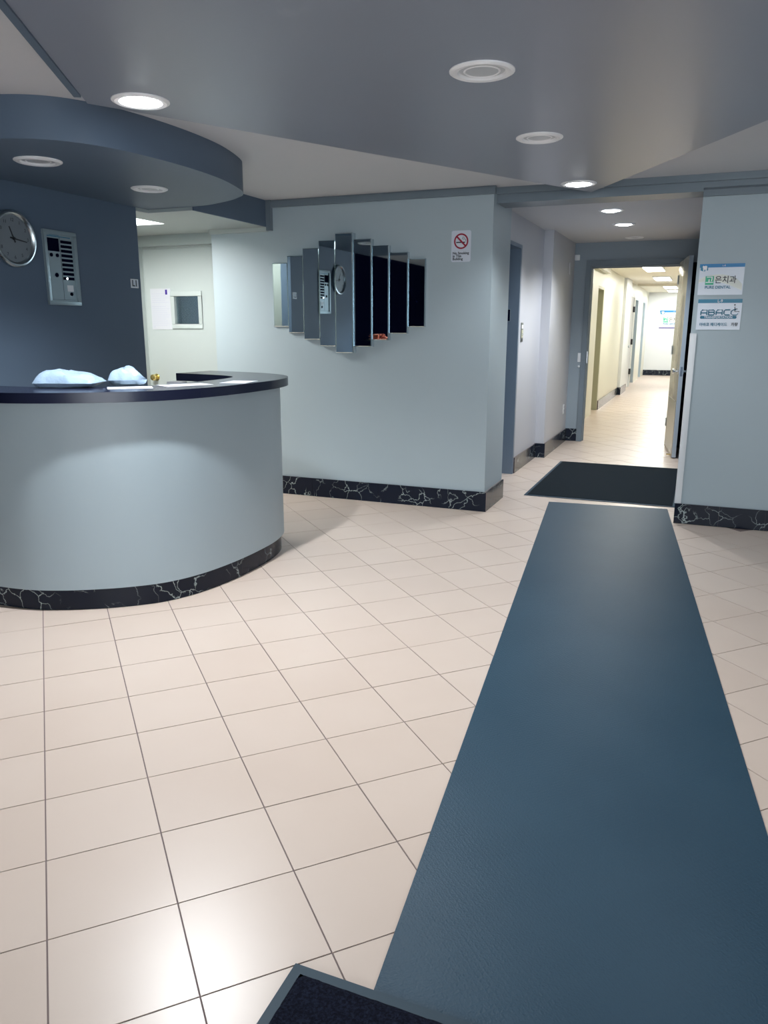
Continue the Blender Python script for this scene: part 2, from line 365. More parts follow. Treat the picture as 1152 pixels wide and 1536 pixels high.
# wedge-shaped dropped soffit
A_ = (-2.50, 2.83); B_ = (-0.83, 5.87); u = (0.51, -0.86)
C_ = (B_[0] + 7.0 * u[0], B_[1] + 7.0 * u[1]); D_ = (A_[0] + 6.3 * u[0], A_[1] + 6.3 * u[1])
so = struct('ceiling_soffit', MB().prism([A_, B_, C_, D_], 2.33, CZ), M['soffit'])
nx = (-0.86, -0.51)
e0 = (A_[0] + 0.12 * u[0], A_[1] + 0.12 * u[1])
struct('trim_soffit_edge', MB().prism([e0, D_, (D_[0] + 0.028 * nx[0], D_[1] + 0.028 * nx[1]), (e0[0] + 0.028 * nx[0], e0[1] + 0.028 * nx[1])], 2.322, CZ), M['slate'])
# curved soffit above the reception desk
drum = spline([(-3.76, 2.70), (-3.3, 2.715), (-2.96, 2.785), (-2.80, 2.86), (-2.70, 2.97), (-2.63, 3.13), (-2.59, 3.35), (-2.575, 3.65), (-2.60, 3.97), (-2.68, 4.28), (-2.76, 4.45), (-2.86, 4.55), (-2.99, 4.64), (-3.21, 4.74), (-3.40, 4.775), (-3.58, 4.775)], 12)
struct('ceiling_curved_soffit', MB().prism(drum + [(-3.755, 4.775)], 2.222, CZ, smooth=True), M['slate'])

# ------------------------------------------------------------------ trim
tr = MB()
tr.box(-3.345, 5.76, 2.345, -1.485, 5.79, 2.388); tr.box(-3.345, 5.772, 2.388, -1.485, 5.79, CZ)
struct('trim_crown_front', tr, M['trim'])
struct('trim_crown_drop', MB().box(-3.368, 5.752, 2.17, -3.325, 5.79, CZ), M['trim'])
struct('trim_recess_crown', MB().box(-3.92, 5.76, 2.165, -3.368, 5.79, 2.199), M['pale'])
hd = MB().box(-1.50, 5.88, 2.295, -0.10, 6.14, CZ); hd.box(-1.50, 5.855, 2.355, 3.5, 5.88, CZ); hd.box(-0.10, 5.88, 2.318, 3.5, 5.99, CZ)
struct('trim_header', hd, M['trim'])
struct('trim_right_board', MB().box(-0.10, 5.965, 2.276, 3.5, 5.99, 2.318), M['trim'])

def baseboard(name, p, q, h=0.158, t=0.018, L=0.3048, first=None):
    """black marble skirting along p->q, its outer face to the right-hand side of the walk"""
    p = Vector(p); q = Vector(q); d = (q - p); n = d.length; d.normalize(); o = Vector((d.y, -d.x))
    root = struct(name, MB().prism([p, q, q + o * (t - 0.006), p + o * (t - 0.006)], 0.0, h - 0.003), M['grout'])
    a = 0.0; step = first or L
    while a < n - 1e-4:
        b = min(n, a + step); step = L
        g = 0.0006
        pa, pb = p + d * (a + (g if a > 0 else 0)), p + d * (b - (g if b < n else 0))
        MB().prism([pa + o * (t - 0.006), pb + o * (t - 0.006), pb + o * t, pa + o * t], 0.001, h).build('marble_tile', M['marble'], root)
        a = b
    return root
baseboard('baseboard_front', (-3.92, 5.79), (-1.482, 5.79))
baseboard('baseboard_front_pier', (-1.50, 5.79), (-1.50, 6.35))
baseboard('baseboard_right_front', (-0.10, 5.99), (3.5, 5.99), h=0.15)
baseboard('baseboard_alcove', (-1.66, 7.48), (-1.66, 8.532))
baseboard('baseboard_alcove_step', (-1.66, 8.55), (-1.542, 8.55))
baseboard('baseboard_alcove_far', (-1.56, 8.55), (-1.56, 9.982))
baseboard('baseboard_alcove_end', (-1.56, 10.0), (-1.415, 10.0))
baseboard('baseboard_corridor', (-1.66, 14.0), (-1.66, 17.28), L=0.6)
baseboard('baseboard_corridor_pier', (-1.66, 17.30), (-1.582, 17.30))
baseboard('baseboard_corridor_far', (-1.60, 17.30), (-1.60, 18.5), L=0.6)
baseboard('baseboard_corridor_end', (-1.66, 24.8), (0.1, 24.8), L=0.45)

# corner guard on the right wall's edge
tag(recentre(MB().box(-0.104, 5.982, 0.15, -0.060, 5.99, 1.376).box(-0.104, 5.982, 0.15, -0.10, 6.03, 1.376).build('corner_guard', M['white'], bevel=0.001)), 'slim white plastic corner guard on the edge of the right wall', 'corner guard')

# ------------------------------------------------------------------ corridor door frame and open leaf
d1 = struct('door_1', MB().box(-1.415, 9.975, 0, -1.355, 10.02, 2.195).box(-0.340, 9.975, 0, -0.280, 10.02, 2.195).box(-1.355, 9.975, 2.135, -0.340, 10.02, 2.195)
            .box(-1.355, 10.0, 0, -1.347, 10.15, 2.135).box(-0.345, 10.0, 0, -0.330, 10.15, 2.135).box(-1.347, 10.0, 2.118, -0.345, 10.15, 2.135), M['trim'])
MB().box(-1.347, 10.06, 0, -1.339, 10.10, 2.118).box(-1.347, 10.06, 2.108, -0.345, 10.10, 2.118).build('door_stop', M['trim'], d1)
MB().box(-1.344, 9.962, 0.98, -1.332, 9.976, 1.12).build('strike_plate', M['chrome'], d1)
hx, hy = -0.352, 9.962; nxp, nyp = -0.232, 9.03
dl = thing('corridor_door', 'beige metal corridor door standing open, seen nearly edge on', 'door', (hx, hy, 0))
L = math.hypot(nxp - hx, nyp - hy); ang = math.atan2(nyp - hy, nxp - hx)
DM = Matrix.Translation((hx, hy, 0)) @ Matrix.Rotation(ang, 4, 'Z')          # local x along leaf, local y>0 = right of walk (lobby side)
MB().box(0.0, 0.0, 0.012, L - 0.002, 0.044, 2.145).xf(DM).build('leaf', M['door_leaf'], dl, bevel=0.002)
MB().box(L - 0.002, 0.001, 0.013, L, 0.043, 2.144).xf(DM).build('edge_strip', M['door_edge'], dl)
MB().box(0.05, -0.0015, 0.04, L - 0.05, 0.0, 0.62).xf(DM).build('kick_plate', M['steel'], dl)
MB().box(L - 0.0005, 0.010, 0.90, L + 0.0015, 0.034, 1.00).xf(DM).build('latch_plate', M['chrome'], dl)
for sgn, yy in ((-1, 0.0), (1, 0.044)):
    k = MB().lathe([(0.0, 0), (0.032, 0), (0.032, 0.006), (0.012, 0.010), (0.010, 0.03), (0.024, 0.036), (0.029, 0.05), (0.024, 0.064), (0.0, 0.068)], n=20)
    k.xf(Matrix.Translation((L - 0.065, yy, 0.95)) @ Matrix.Rotation(R(-90) * sgn, 4, 'X')).xf(DM)
    k.build('door_knob', M['chrome'], dl)
for zz in (0.25, 1.1, 1.9):
    MB().tube([(0, -0.004, zz), (0, -0.004, zz + 0.1)], 0.008).xf(DM).build('hinge', M['steel'], dl)
ds = MB().lathe([(0, 0), (0.008, 0), (0.008, 0.045), (0.0, 0.045)], n=10).xf(Matrix.Translation((L - 0.12, -0.002, 0.03)) @ Matrix.Rotation(R(90), 4, 'X')).xf(DM)
ds.build('door_stop_foot', M['brass'], dl)

# corridor door leaves inside their recesses
def side_door(n, a, b, top, m, lab=None):
    o = struct('door_%d' % n, MB().box(-1.88, a + 0.04, 0, -1.84, b - 0.04, top - 0.04), m)
    MB().box(-1.84, a, 0, -1.66 - 0.004, a + 0.04, top).box(-1.84, b - 0.04, 0, -1.66 - 0.004, b, top).box(-1.84, a + 0.04, top - 0.04, -1.664, b - 0.04, top).build('door_frame', m, o)
    k = MB().lathe([(0, 0), (0.03, 0), (0.03, 0.006), (0.012, 0.01), (0.012, 0.03), (0.027, 0.04), (0.027, 0.055), (0, 0.062)], (-1.84, a + 0.11, 0.95), 'X', 16)
    k.build('door_knob', M['chrome'], o)
    return o
side_door(3, 11.45, 12.56, 2.06, M['black']); side_door(4, 13.22, 14.0, 2.06, M['olive'])
side_door(6, 20.4, 21.35, 2.10, M['wall']); side_door(7, 22.9, 23.8, 2.10, M['wall'])
d5 = struct('door_5', MB().box(-1.70, 18.55, 0.01, -1.655, 19.80, 2.08), M['white_wall'])
MB().box(-1.66, 18.50, 0, -1.63, 18.555, 2.14).box(-1.66, 19.80, 0, -1.63, 19.86, 2.14).box(-1.66, 18.555, 2.08, -1.63, 19.80, 2.14).build('door_frame', M['white_wall'], d5)
for zz in (0.30, 1.0, 1.75):
    MB().box(-1.655, 19.74, zz, -1.615, 19.86, zz + 0.13).build('hinge', M['black'], d5)
MB().lathe([(0, 0), (0.03, 0), (0.03, 0.01), (0.014, 0.015), (0.014, 0.04), (0.03, 0.05), (0.03, 0.065), (0, 0.075)], (-1.655, 18.68, 0.98), 'X', 16).build('door_knob', M['steel'], d5)

# box-shaped fitting high on the corridor's left wall
ef = thing('wall_fixture', 'cream box fitting high on the corridor wall beyond the open door', 'wall fitting', (-1.62, 13.0, 2.267))
MB().box(-1.66, 12.45, 2.275, -1.555, 13.9, 2.365).build('housing', M['cream'], ef, bevel=0.008)
MB().box(-1.66, 12.45, 2.365, -1.565, 13.88, 2.380).build('shadow_gap', M['black'], ef)
MB().box(-1.66, 12.50, 2.267, -1.59, 13.8, 2.275).build('lower_lip', M['olive'], ef)

# ------------------------------------------------------------------ elevator opening
el = struct('door_8', MB().box(-1.94, 6.36, 0.0, -1.90, 7.44, 2.15), M['jamb_blue'])
MB().box(-1.90, 7.44, 0.0, -1.652, 7.485, 2.154).build('far_jamb', M['jamb_blue'], el)
MB().box(-1.90, 6.352, 0.0, -1.70, 6.39, 2.154).build('near_jamb', M['jamb_blue'], el)
MB().box(-1.90, 6.39, 2.12, -1.652, 7.44, 2.154).build('head_jamb', M['jamb_blue'], el)
MB().box(-1.90, 6.89, 0.0, -1.897, 6.905, 2.12).build('door_seam', M['black'], el)
jp = thing('jamb_plate', 'small black floor plate on the blue elevator jamb', 'plate', (-1.76, 7.438, 1.50))
MB().box(-1.80, 7.434, 1.47, -1.735, 7.44, 1.575).build('plate', M['navy'], jp)
MB().box(-1.803, 7.4365, 1.466, -1.731, 7.4398, 1.579).build('border', M['alu'], jp)
cb = thing('call_button_panel', 'narrow steel elevator call plate on the wall beside the elevator', 'button panel', (-1.655, 7.62, 1.28))
MB().box(-1.66, 7.585, 1.275, -1.654, 7.675, 1.455).build('plate', M['recess_dark'], cb, bevel=0.001)
MB().box(-1.654, 7.60, 1.40, -1.6515, 7.66, 1.435).build('notice', M['white'], cb)
MB().box(-1.654, 7.598, 1.315, -1.652, 7.662, 1.39).build('inlay', M['olive'], cb)
MB().lathe([(0, 0), (0.011, 0), (0.010, 0.004), (0, 0.005)], (-1.652, 7.63, 1.345), 'X', 14).build('button', M['chrome'], cb)
MB().lathe([(0, 0), (0.011, 0), (0.010, 0.004), (0, 0.005)], (-1.654, 7.63, 1.295), 'X', 14).build('key_switch', M['ink'], cb)
# little fittings round the corridor door
tag(recentre(MB().box(-1.557, 9.975, 2.20, -1.497, 10.0, 2.265).build('door_chime', M['white'], bevel=0.004)), 'small white square box on the wall left of the corridor door', 'sensor')
sw = thing('light_switch', 'white light switch beside the corridor door frame', 'switch', (-1.437, 9.998, 0.95))
MB().box(-1.456, 9.995, 0.99, -1.418, 10.0, 1.10).build('plate', M['white'], sw, bevel=0.001)
MB().box(-1.443, 9.990, 1.03, -1.431, 9.995, 1.06).build('toggle', M['white'], sw)
tag(recentre(MB().lathe([(0, 0), (0.014, 0), (0.014, 0.006), (0.006, 0.010), (0, 0.010)], (-1.436, 10.0, 0.935), '-Y', 14).build('door_bell', M['white'])), 'tiny white round button under the light switch', 'button')
ou = thing('wall_outlet', 'white electrical outlet low on the wall near the corridor door', 'outlet', (-1.557, 9.77, 0.37))
MB().box(-1.56, 9.735, 0.365, -1.554, 9.805, 0.48).build('plate', M['white'], ou, bevel=0.001)
for zz in (0.392, 0.435): MB().box(-1.554, 9.752, zz, -1.552, 9.788, zz + 0.026).build('socket', M['paper'], ou)
tag(recentre(MB().box(-1.56, 9.60, 2.02, -1.545, 9.65, 2.15).build('wall_strip', M['alcove_wall'], bevel=0.003)), 'thin grey strip high on the alcove wall near the corridor door', 'sensor')

# ------------------------------------------------------------------ recess door
def ring(mb, x0, x1, z0, z1, X0, X1, Z0, Z1, y0, y1):
    """rectangular frame in the XZ plane, inner (x0..x1, z0..z1), outer (X0..X1, Z0..Z1)"""
    return mb.box(X0, y0, Z0, X1, y1, z0).box(X0, y0, z1, X1, y1, Z1).box(X0, y0, z0, x0, y1, z1).box(x1, y0, z0, X1, y1, z1)
d2 = struct('door_2', ring(MB(), -4.475, -4.218, 1.436, 1.678, -4.79, -3.925, 0.01, 2.09, 5.985, 6.03), M['pale'])
dfr = MB().box(-4.835, 5.918, 0, -4.80, 5.985, 2.165).box(-4.835, 5.918, 2.108, -3.92, 5.985, 2.165).box(-4.835, 5.985, 0, -4.793, 6.08, 2.165).box(-4.793, 5.985, 2.092, -3.925, 6.08, 2.165)
dfr.build('door_frame', M['pale'], d2)
vf = ring(MB(), -4.475, -4.218, 1.436, 1.678, -4.512, -4.181, 1.395, 1.722, 5.973, 5.985).build('window_frame', M['pale'], d2, bevel=0.003)
MB().box(-4.475, 6.006, 1.436, -4.218, 6.011, 1.678).build('pane', M['glass'], vf)
wm = MB()
for k in range(-8, 24):
    x = -4.475 + k * 0.0165
    for sg in (1, -1):
        a = (x, 1.436) if sg == 1 else (x, 1.678); pts = []
        for t in range(0, 41):
            px, pz = a[0] + 0.242 * t / 40 * 0.6, a[1] + sg * 0.242 * t / 40
            if -4.474 < px < -4.219 and 1.437 < pz < 1.677: pts.append((px, 6.013, pz))
        if len(pts) > 2: wm.tube([pts[0], pts[-1]], 0.0005, 4)
wm.build('wire_mesh', M['steel'], vf, kind='stuff')
MB().lathe([(0, 0), (0.033, 0), (0.033, 0.005), (0.014, 0.010), (0.012, 0.026), (0.024, 0.034), (0.030, 0.048), (0.026, 0.062), (0.012, 0.068), (0, 0.069)], (-4.728, 5.985, 0.952), '-Y', 24).build('door_knob', M['brass'], d2)
# stairwell seen through the little pane
struct('wall_stairwell', MB().box(-5.6, 7.6, 0, -3.6, 7.7, CZ).box(-5.7, 6.08, 0, -5.6, 7.7, CZ).box(-3.7, 6.35, 0, -3.6, 7.6, CZ).box(-5.6, 6.08, CZ, -3.6, 7.7, CZ + 0.05).box(-4.62, 7.54, 0.0, -4.56, 7.6, CZ), M['trim'])
area('stairwell_lamp', (-4.6, 6.9, 2.35), (0.6, 0.3), 9, (0.75, 0.9, 1.0))
nt_ = thing('notice', 'white printed notice sheet taped to the door beside its little window', 'notice', (-4.625, 5.984, 1.388))
MB().box(-4.738, 5.9825, 1.388, -4.513, 5.9845, 1.748).build('sheet', M['paper'], nt_)
ln = MB(); 
for k in range(16):
    z = 1.70 - k * 0.0185; w = random.uniform(0.14, 0.195)
    if k in (5,): continue
    ln.box(-4.725, 5.9818, z, -4.725 + w, 5.9825, z + 0.0045)
ln.box(-4.725, 5.9815, 1.407, -4.695, 5.9825, 1.414)
ln.build('printed_lines', M['text_grey'], nt_, kind='stuff')
MB().box(-4.572, 5.9815, 1.695, -4.55, 5.9825, 1.738).build('stamp', M['purple'], nt_)

# lamp above the recess
tf = thing('ceiling_panel_light', 'bright recessed panel light in the low ceiling over the recess door', 'ceiling light', (-4.31, 4.72, 2.30))
MB().box(-4.60, 4.14, 2.345, -4.03, 5.30, 2.352).build('lens', M['troffer'], tf)
MB().box(-4.615, 4.125, 2.352, -4.025, 5.305, 2.358).build('housing', M['white'], tf)
area('recess_lamp', (-4.31, 4.72, 2.335), (0.5, 1.1), 40, (1.0, 0.99, 0.95)).parent = None

# ------------------------------------------------------------------ downlights
def downlight(x, y, z, label, lit=0, r=0.115, group=None, color=(0.93, 0.97, 1.0), cone=136):
    t = thing('downlight', label, 'ceiling light', (x, y, z), group)
    MB().lathe([(r, 0.0), (r, 0.004), (r - 0.012, 0.010), (r - 0.030, 0.008), (r - 0.036, 0.0)], (x, y, z), '-Z', 36).build('trim_ring', M['lamp_ring'], t)
    if lit:
        MB().lathe([(r - 0.036, 0.0), (r - 0.045, 0.007), (r * 0.4, 0.016), (0.0, 0.018)], (x, y, z), '-Z', 32).build('lens', M['lamp_on'], t)
        l = bpy.data.lights.new('downlight_lamp', 'SPOT'); l.energy = lit; l.color = color; l.spot_size = R(cone); l.spot_blend = 0.7; l.shadow_soft_size = 0.035
        o = bpy.data.objects.new('downlight_lamp', l); COL.objects.link(o); o.location = (x, y, z - 0.045)
    else:
        MB().lathe([(r - 0.036, 0.0), (r - 0.046, 0.003), (0.0, 0.003)], (x, y, z), '-Z', 32).build('lens', M['lamp_off'], t)
        MB().lathe([(r - 0.052, 0.003), (r - 0.056, 0.006), (r - 0.060, 0.003)], (x, y, z), '-Z', 32).build('bezel', M['lamp_ring'], t)
    return t
downlight(-2.263, 2.878, 2.33, 'glowing round downlight at the left corner of the grey wedge soffit', 182, 0.118)
downlight(-0.85, 1.90, 2.33, 'added out-of-view downlight in the wedge soffit above the front of the runner', 26, 0.118, color=(1.0, 0.97, 0.93), cone=110)  # added lamp, out of view, brightens the near floor
downlight(0.50, 2.90, 2.33, 'added out-of-view downlight in the wedge soffit right of the runner', 30, 0.118, color=(1.0, 0.97, 0.93), cone=110)  # second added lamp beyond the frame, more light on the floor
downlight(-0.845, 3.027, 2.33, 'unlit white round downlight, largest and nearest in the wedge soffit', 0, 0.12)
downlight(-0.85, 4.128, 2.33, 'unlit white round downlight, middle one of the row in the wedge soffit', 0, 0.115)
downlight(-0.858, 5.484, 2.33, 'glowing round downlight at the tip of the wedge soffit', 38, 0.115)
downlight(-3.17, 3.204, 2.222, 'unlit round downlight under the curved soffit, left one above the clock', 0, 0.115)
downlight(-3.176, 4.067, 2.222, 'unlit round downlight under the curved soffit, right one nearer the recess', 0, 0.108)
downlight(-0.854, 7.313, 2.40, 'glowing round downlight in the alcove ceiling, first behind the header beam', 72, 0.11)
downlight(-0.843, 8.327, 2.40, 'glowing round downlight in the alcove ceiling, second behind the header beam', 72, 0.11)
downlight(-0.843, 9.583, 2.40, 'unlit round downlight in the alcove ceiling just before the corridor door', 0, 0.105)
for k, (ya, yb, lab) in enumerate(((13.9, 15.2, 'nearest rectangular light panel in the corridor ceiling beyond the door'), (17.0, 18.3, 'second rectangular light panel along the corridor ceiling'), (20.9, 22.2, 'third rectangular light panel along the corridor ceiling, past the beam'), (23.1, 24.3, 'farthest rectangular light panel, by the corridor end wall'))):
    t = thing('corridor_light', lab, 'ceiling light', (-0.93, (ya + yb) / 2, CZ))
    MB().box(-1.10, ya, CZ - 0.022, -0.76, yb, CZ - 0.0005).build('housing', M['white'], t, bevel=0.004)
    MB().box(-1.08, ya + 0.02, CZ - 0.026, -0.78, yb - 0.02, CZ - 0.022).build('lens', M['troffer'], t)
    area('corridor_lamp', (-0.93, (ya + yb) / 2, CZ - 0.04), (0.28, 1.1), (20, 23, 25, 22)[k], ((1.0, 0.97, 0.84), (1.0, 0.98, 0.92), (0.97, 0.98, 1.0), (0.95, 0.98, 1.0))[k])
area('corridor_lamp', (-0.93, 11.6, CZ - 0.04), (0.28, 1.1), 19, (1.0, 0.96, 0.82))

# ------------------------------------------------------------------ reception desk
base_line = spline([(-3.74, 2.765), (-3.30, 2.775), (-3.08, 2.795), (-2.916, 2.851), (-2.772, 2.931), (-2.639, 3.028), (-2.522, 3.152), (-2.44, 3.334), (-2.395, 3.589), (-2.385, 3.85), (-2.40, 4.07), (-2.46, 4.27), (-2.58, 4.42), (-2.76, 4.52), (-3.0, 4.58), (-3.24, 4.61)], 14)
def band(line, do, di):
    return offset(line, do) + offset(line, -di)[::-1]
rd = thing('reception_desk', 'curved grey reception desk with a dark counter top and marble foot', 'desk', (-2.9, 3.7, 0))
MB().prism(band(base_line, 0.020, 0.10), 0.112, 1.062, smooth=True).build('body', M['desk'], rd)
MB().prism(band(base_line, 0.072, 0.27), 1.062, 1.112, smooth=True).build('countertop', M['counter'], rd)
MB().prism(band(base_line, -0.010, 0.08), 0.001, 0.112, smooth=True).build('plinth', M['black'], rd)
MB().prism(band(base_line, -0.14, 0.40), 0.72, 0.745, smooth=True).build('work_surface', M['counter'], rd)
# marble pieces round the foot
seg = []; acc = 0.0; cur = [base_line[0]]
for a, b in zip(base_line, base_line[1:]):
    d = math.dist(a, b); cur.append(b); acc += d
    if acc > 0.285: seg.append(cur); cur = [b]; acc = 0.0
if len(cur) > 1: seg.append(cur)
for sgm in seg:
    MB().prism(offset(sgm, 0.0) + offset(sgm, -0.010)[::-1], 0.001, 0.110, smooth=True).build('marble_tile', M['marble'], rd)

# things on the counter
TZ = 1.112
def mailer(name, cx, cy, w, d, h, rot, seed, taper=0.0, ruff=0.012):
    mb = MB(); n = 22; vs = []; fs = []
    for side in (1, -1):
        for i in range(n + 1):
            for j in range(n + 1):
                u_, v_ = i / n * 2 - 1, j / n * 2 - 1
                tp = 1 - taper * max(0, u_) ** 1.6
                prof = max(0.0, (1 - abs(u_) ** 5)) ** 0.55 * max(0.0, (1 - abs(v_) ** 4)) ** 0.55 * (0.80 + 0.2 * math.cos(u_ * 1.6 + seed))
                x, y = u_ * w / 2, v_ * d / 2 * tp
                nz = 1.2 * (0.35 - abs(noise.noise(Vector((x * 9 + seed, y * 16, side))))) + 0.7 * (0.3 - abs(noise.noise(Vector((x * 22 + seed, y * 34, 3 + side)))))
                x += 0.012 * noise.noise(Vector((u_ * 2, v_ * 2 + seed, 9))); y += 0.012 * noise.noise(Vector((u_ * 2, v_ * 2 + seed, 4)))
                z = h * (0.30 + 0.70 * prof * tp) + nz * ruff * prof if side == 1 else h * 0.30 * (1 - min(1, prof * 1.6)) + 0.001
                vs.append((x, y, max(0.001, z)))
    N = (n + 1) ** 2
    for i in range(n):
        for j in range(n):
            a = i * (n + 1) + j
            fs.append((a, a + n + 1, a + n + 2, a + 1)); fs.append((N + a, N + a + 1, N + a + n + 2, N + a + n + 1))
    edge = [j for j in range(n + 1)] + [i * (n + 1) + n for i in range(1, n + 1)] + [n * (n + 1) + j for j in range(n - 1, -1, -1)] + [i * (n + 1) for i in range(n - 1, 0, -1)]
    for a, b in zip(edge, edge[1:] + edge[:1]): fs.append((a, b, N + b, N + a))
    mb.add(vs, fs, True)
    o = mb.build(name, M['mailer']); o.location = (cx, cy, TZ); o.rotation_euler[2] = rot
    return o
tag(mailer('mailer_parcel', -3.02, 3.13, 0.30, 0.20, 0.080, R(20), 1.3, ruff=0.030), 'plump pale blue mailer parcel lying flat on the desk counter, the longer one', 'parcel')
tag(mailer('mailer_pouch', -2.865, 3.39, 0.185, 0.125, 0.085, R(28), 6.1, taper=0.95, ruff=0.03), 'small crumpled pale blue pouch with a pointed tip on the desk counter', 'parcel')
def sheet(name, pts, lab, z=0.0006, curl=0.0):
    o = MB().prism(pts, TZ + z, TZ + z + 0.0012).build(name, M['paper']); recentre(o); return tag(o, lab, 'paper')
def quad(cx, cy, w, d, a):
    c, s = math.cos(R(a)), math.sin(R(a)); return [(cx + c * x - s * y, cy + s * x + c * y) for x, y in ((-w / 2, -d / 2), (w / 2, -d / 2), (w / 2, d / 2), (-w / 2, d / 2))]
sheet('paper_sheet', quad(-2.70, 3.20, 0.22, 0.14, 42), 'white paper sheet partly under the pouch on the counter')
sheet('paper_sheet', quad(-2.56, 3.47, 0.26, 0.15, 62), 'long white paper sheet near the counter edge, right of the pouch')
sheet('paper_sheet', quad(-2.42, 3.78, 0.15, 0.20, 10), 'white paper sheet alone at the right end of the counter')
tag(recentre(MB().box(-3.32, 4.30, 0.7455, -3.20, 4.36, 1.058).xf(Matrix.Identity(4)).build('paper_box', M['paper'], bevel=0.003)), 'white box standing on the inner desk shelf under the far counter arm', 'box')
# orange flowers at the counter's left end, seen in the mirrors
fa = thing('flower_arrangement', 'orange flowers in a dark pot at the counter left end, mirrored in the strips', 'flowers', (-3.60, 2.82, TZ))
MB().lathe([(0, 0), (0.055, 0), (0.075, 0.05), (0.08, 0.06), (0.085, 0.11), (0.075, 0.11), (0.06, 0.09), (0, 0.09)], (-3.60, 2.82, TZ), 'Z', 20).build('pot', M['pot'], fa)
def blossom(c, r):
    mb = MB()
    for k in range(6):
        a = k * math.pi / 3 + random.random()
        t = Vector((math.cos(a), math.sin(a), 0.5)) * r; s_ = Vector((-math.sin(a), math.cos(a), 0)) * r * 0.5
        c_ = Vector(c); mb.add([c_, c_ + t * 0.55 + s_, c_ + t, c_ + t * 0.55 - s_, c_ + t * 0.5 + Vector((0, 0, r * 0.3))], [(0, 1, 4), (1, 2, 4), (2, 3, 4), (3, 0, 4)])
    return mb
for k in range(26):
    a = random.random() * 6.283; rr = 0.11 * math.sqrt(random.random())
    blossom((-3.60 + rr * math.cos(a), 2.82 + rr * math.sin(a), TZ + 0.13 + random.uniform(0, 0.07)), 0.034).build('blossom', M['orange'], fa)
lf = MB()
for k in range(70):
    a = random.random() * 6.283; rr = random.uniform(0.02, 0.13); p = Vector((-3.60 + rr * math.cos(a), 2.82 + rr * math.sin(a), TZ + random.uniform(0.06, 0.14)))
    d = Vector((math.cos(a), math.sin(a), random.uniform(-0.3, 0.7))) * 0.05; s_ = Vector((-math.sin(a), math.cos(a), 0)) * 0.012
    lf.add([p, p + d * 0.5 + s_, p + d, p + d * 0.5 - s_], [(0, 1, 2, 3)])
lf.build('foliage', M['leaf'], fa, kind='stuff')

# ------------------------------------------------------------------ left wall: clock, elevator panel, floor plate
CX_ = -3.76
ck = thing('wall_clock', 'round silver wall clock on the dark left wall, cut by the frame', 'clock', (CX_, 3.54, 1.907))
o_ = (CX_, 3.54, 1.907)
MB().lathe([(0, 0.0), (0.150, 0.0), (0.157, 0.008), (0.157, 0.026), (0.150, 0.036), (0.142, 0.038), (0.134, 0.032), (0.128, 0.020)], o_, 'X', 56).build('rim', M['steel'], ck)
MB().lathe([(0, 0.019), (0.1285, 0.019), (0.1285, 0.017)], o_, 'X', 56).build('face', M['clock_face'], ck)
for k in range(1, 13):
    a = R(90 - 30 * k); text('numeral', str(k), 0.026, (CX_ + 0.0196, 3.54 + 0.103 * math.cos(a), 1.907 + 0.103 * math.sin(a)), (0, 1, 0), (0, 0, 1), M['ink'], ck, thick=0.0002)
def hand(name, deg, ln_, tail, w, x):
    mb = MB().prism([(-w, -tail), (w, -tail), (w * 0.6, ln_), (-w * 0.6, ln_)], 0, 0.0012)
    a = R(-deg); mt = Matrix.Translation((CX_ + x, 3.54, 1.907)) @ Matrix(((0, 0, 1, 0), (1, 0, 0, 0), (0, 1, 0, 0), (0, 0, 0, 1))) @ Matrix.Rotation(a, 4, 'Z')
    mb.xf(mt).build(name, M['black'], ck)
hand('hour_hand', 338, 0.070, 0.022, 0.0048, 0.021); hand('minute_hand', 98, 0.092, 0.028, 0.0042, 0.024)
MB().lathe([(0, 0.019), (0.008, 0.019), (0.008, 0.028), (0, 0.029)], o_, 'X', 16).build('hub', M['black'], ck)

ep = thing('elevator_panel', 'silver elevator indicator panel with black buttons on the dark left wall', 'control panel', (CX_, 3.90, 1.545))
Y0, Y1, Z0, Z1 = 3.770, 4.037, 1.545, 1.988
fr = MB()
for (a, b, c, d) in ((Y0, Y1, Z0, Z0 + 0.024), (Y0, Y1, Z1 - 0.024, Z1), (Y0, Y0 + 0.024, Z0 + 0.024, Z1 - 0.024), (Y1 - 0.024, Y1, Z0 + 0.024, Z1 - 0.024)):
    fr.box(CX_, a, c, CX_ + 0.018, b, d)
fr.build('frame', M['alu'], ep, bevel=0.002)
MB().box(CX_, Y0 + 0.024, Z0 + 0.024, CX_ + 0.008, Y1 - 0.024, Z1 - 0.024).build('plate', M['alu'], ep)
xp = CX_ + 0.008
MB().box(xp, 3.802, 1.885 - 0.02, xp + 0.003, 3.893, 1.945 - 0.004).build('screen', M['navy'], ep)
for k in range(9):
    z = 1.925 - k * 0.0272
    MB().box(xp, 3.908, z - 0.0085, xp + 0.005, 3.998, z + 0.0085).build('button', M['navy'], ep, bevel=0.002)
MB().lathe([(0, 0), (0.005, 0), (0.004, 0.003), (0, 0.003)], (xp + 0.005, 3.936, 1.925 - 8 * 0.0272), 'X', 10).build('lit_dot', M['lamp_on'], ep)
for (yy, zz, rr) in ((3.825, 1.842, 0.011), (3.873, 1.842, 0.011), (3.855, 1.725, 0.013), (3.965, 1.614, 0.011)):
    MB().lathe([(0, 0), (rr, 0), (rr, 0.005), (rr * 0.6, 0.007), (0, 0.007)], (xp, yy, zz), 'X', 14).build('key_switch', M['navy'], ep)
MB().box(xp, 3.800, 1.950, xp + 0.0006, 3.992, 1.955).box(xp, 3.82, 1.943 + 0.015, xp + 0.0006, 3.90, 1.961).build('printed_strip', M['teal_ink'], ep)
for (a, b, c, d) in ((3.902, 3.9035, 1.58, 1.95), (3.805, 3.995, 1.578, 1.5795)): MB().box(xp, a, c, xp + 0.001, b, d).build('groove', M['ink'], ep)
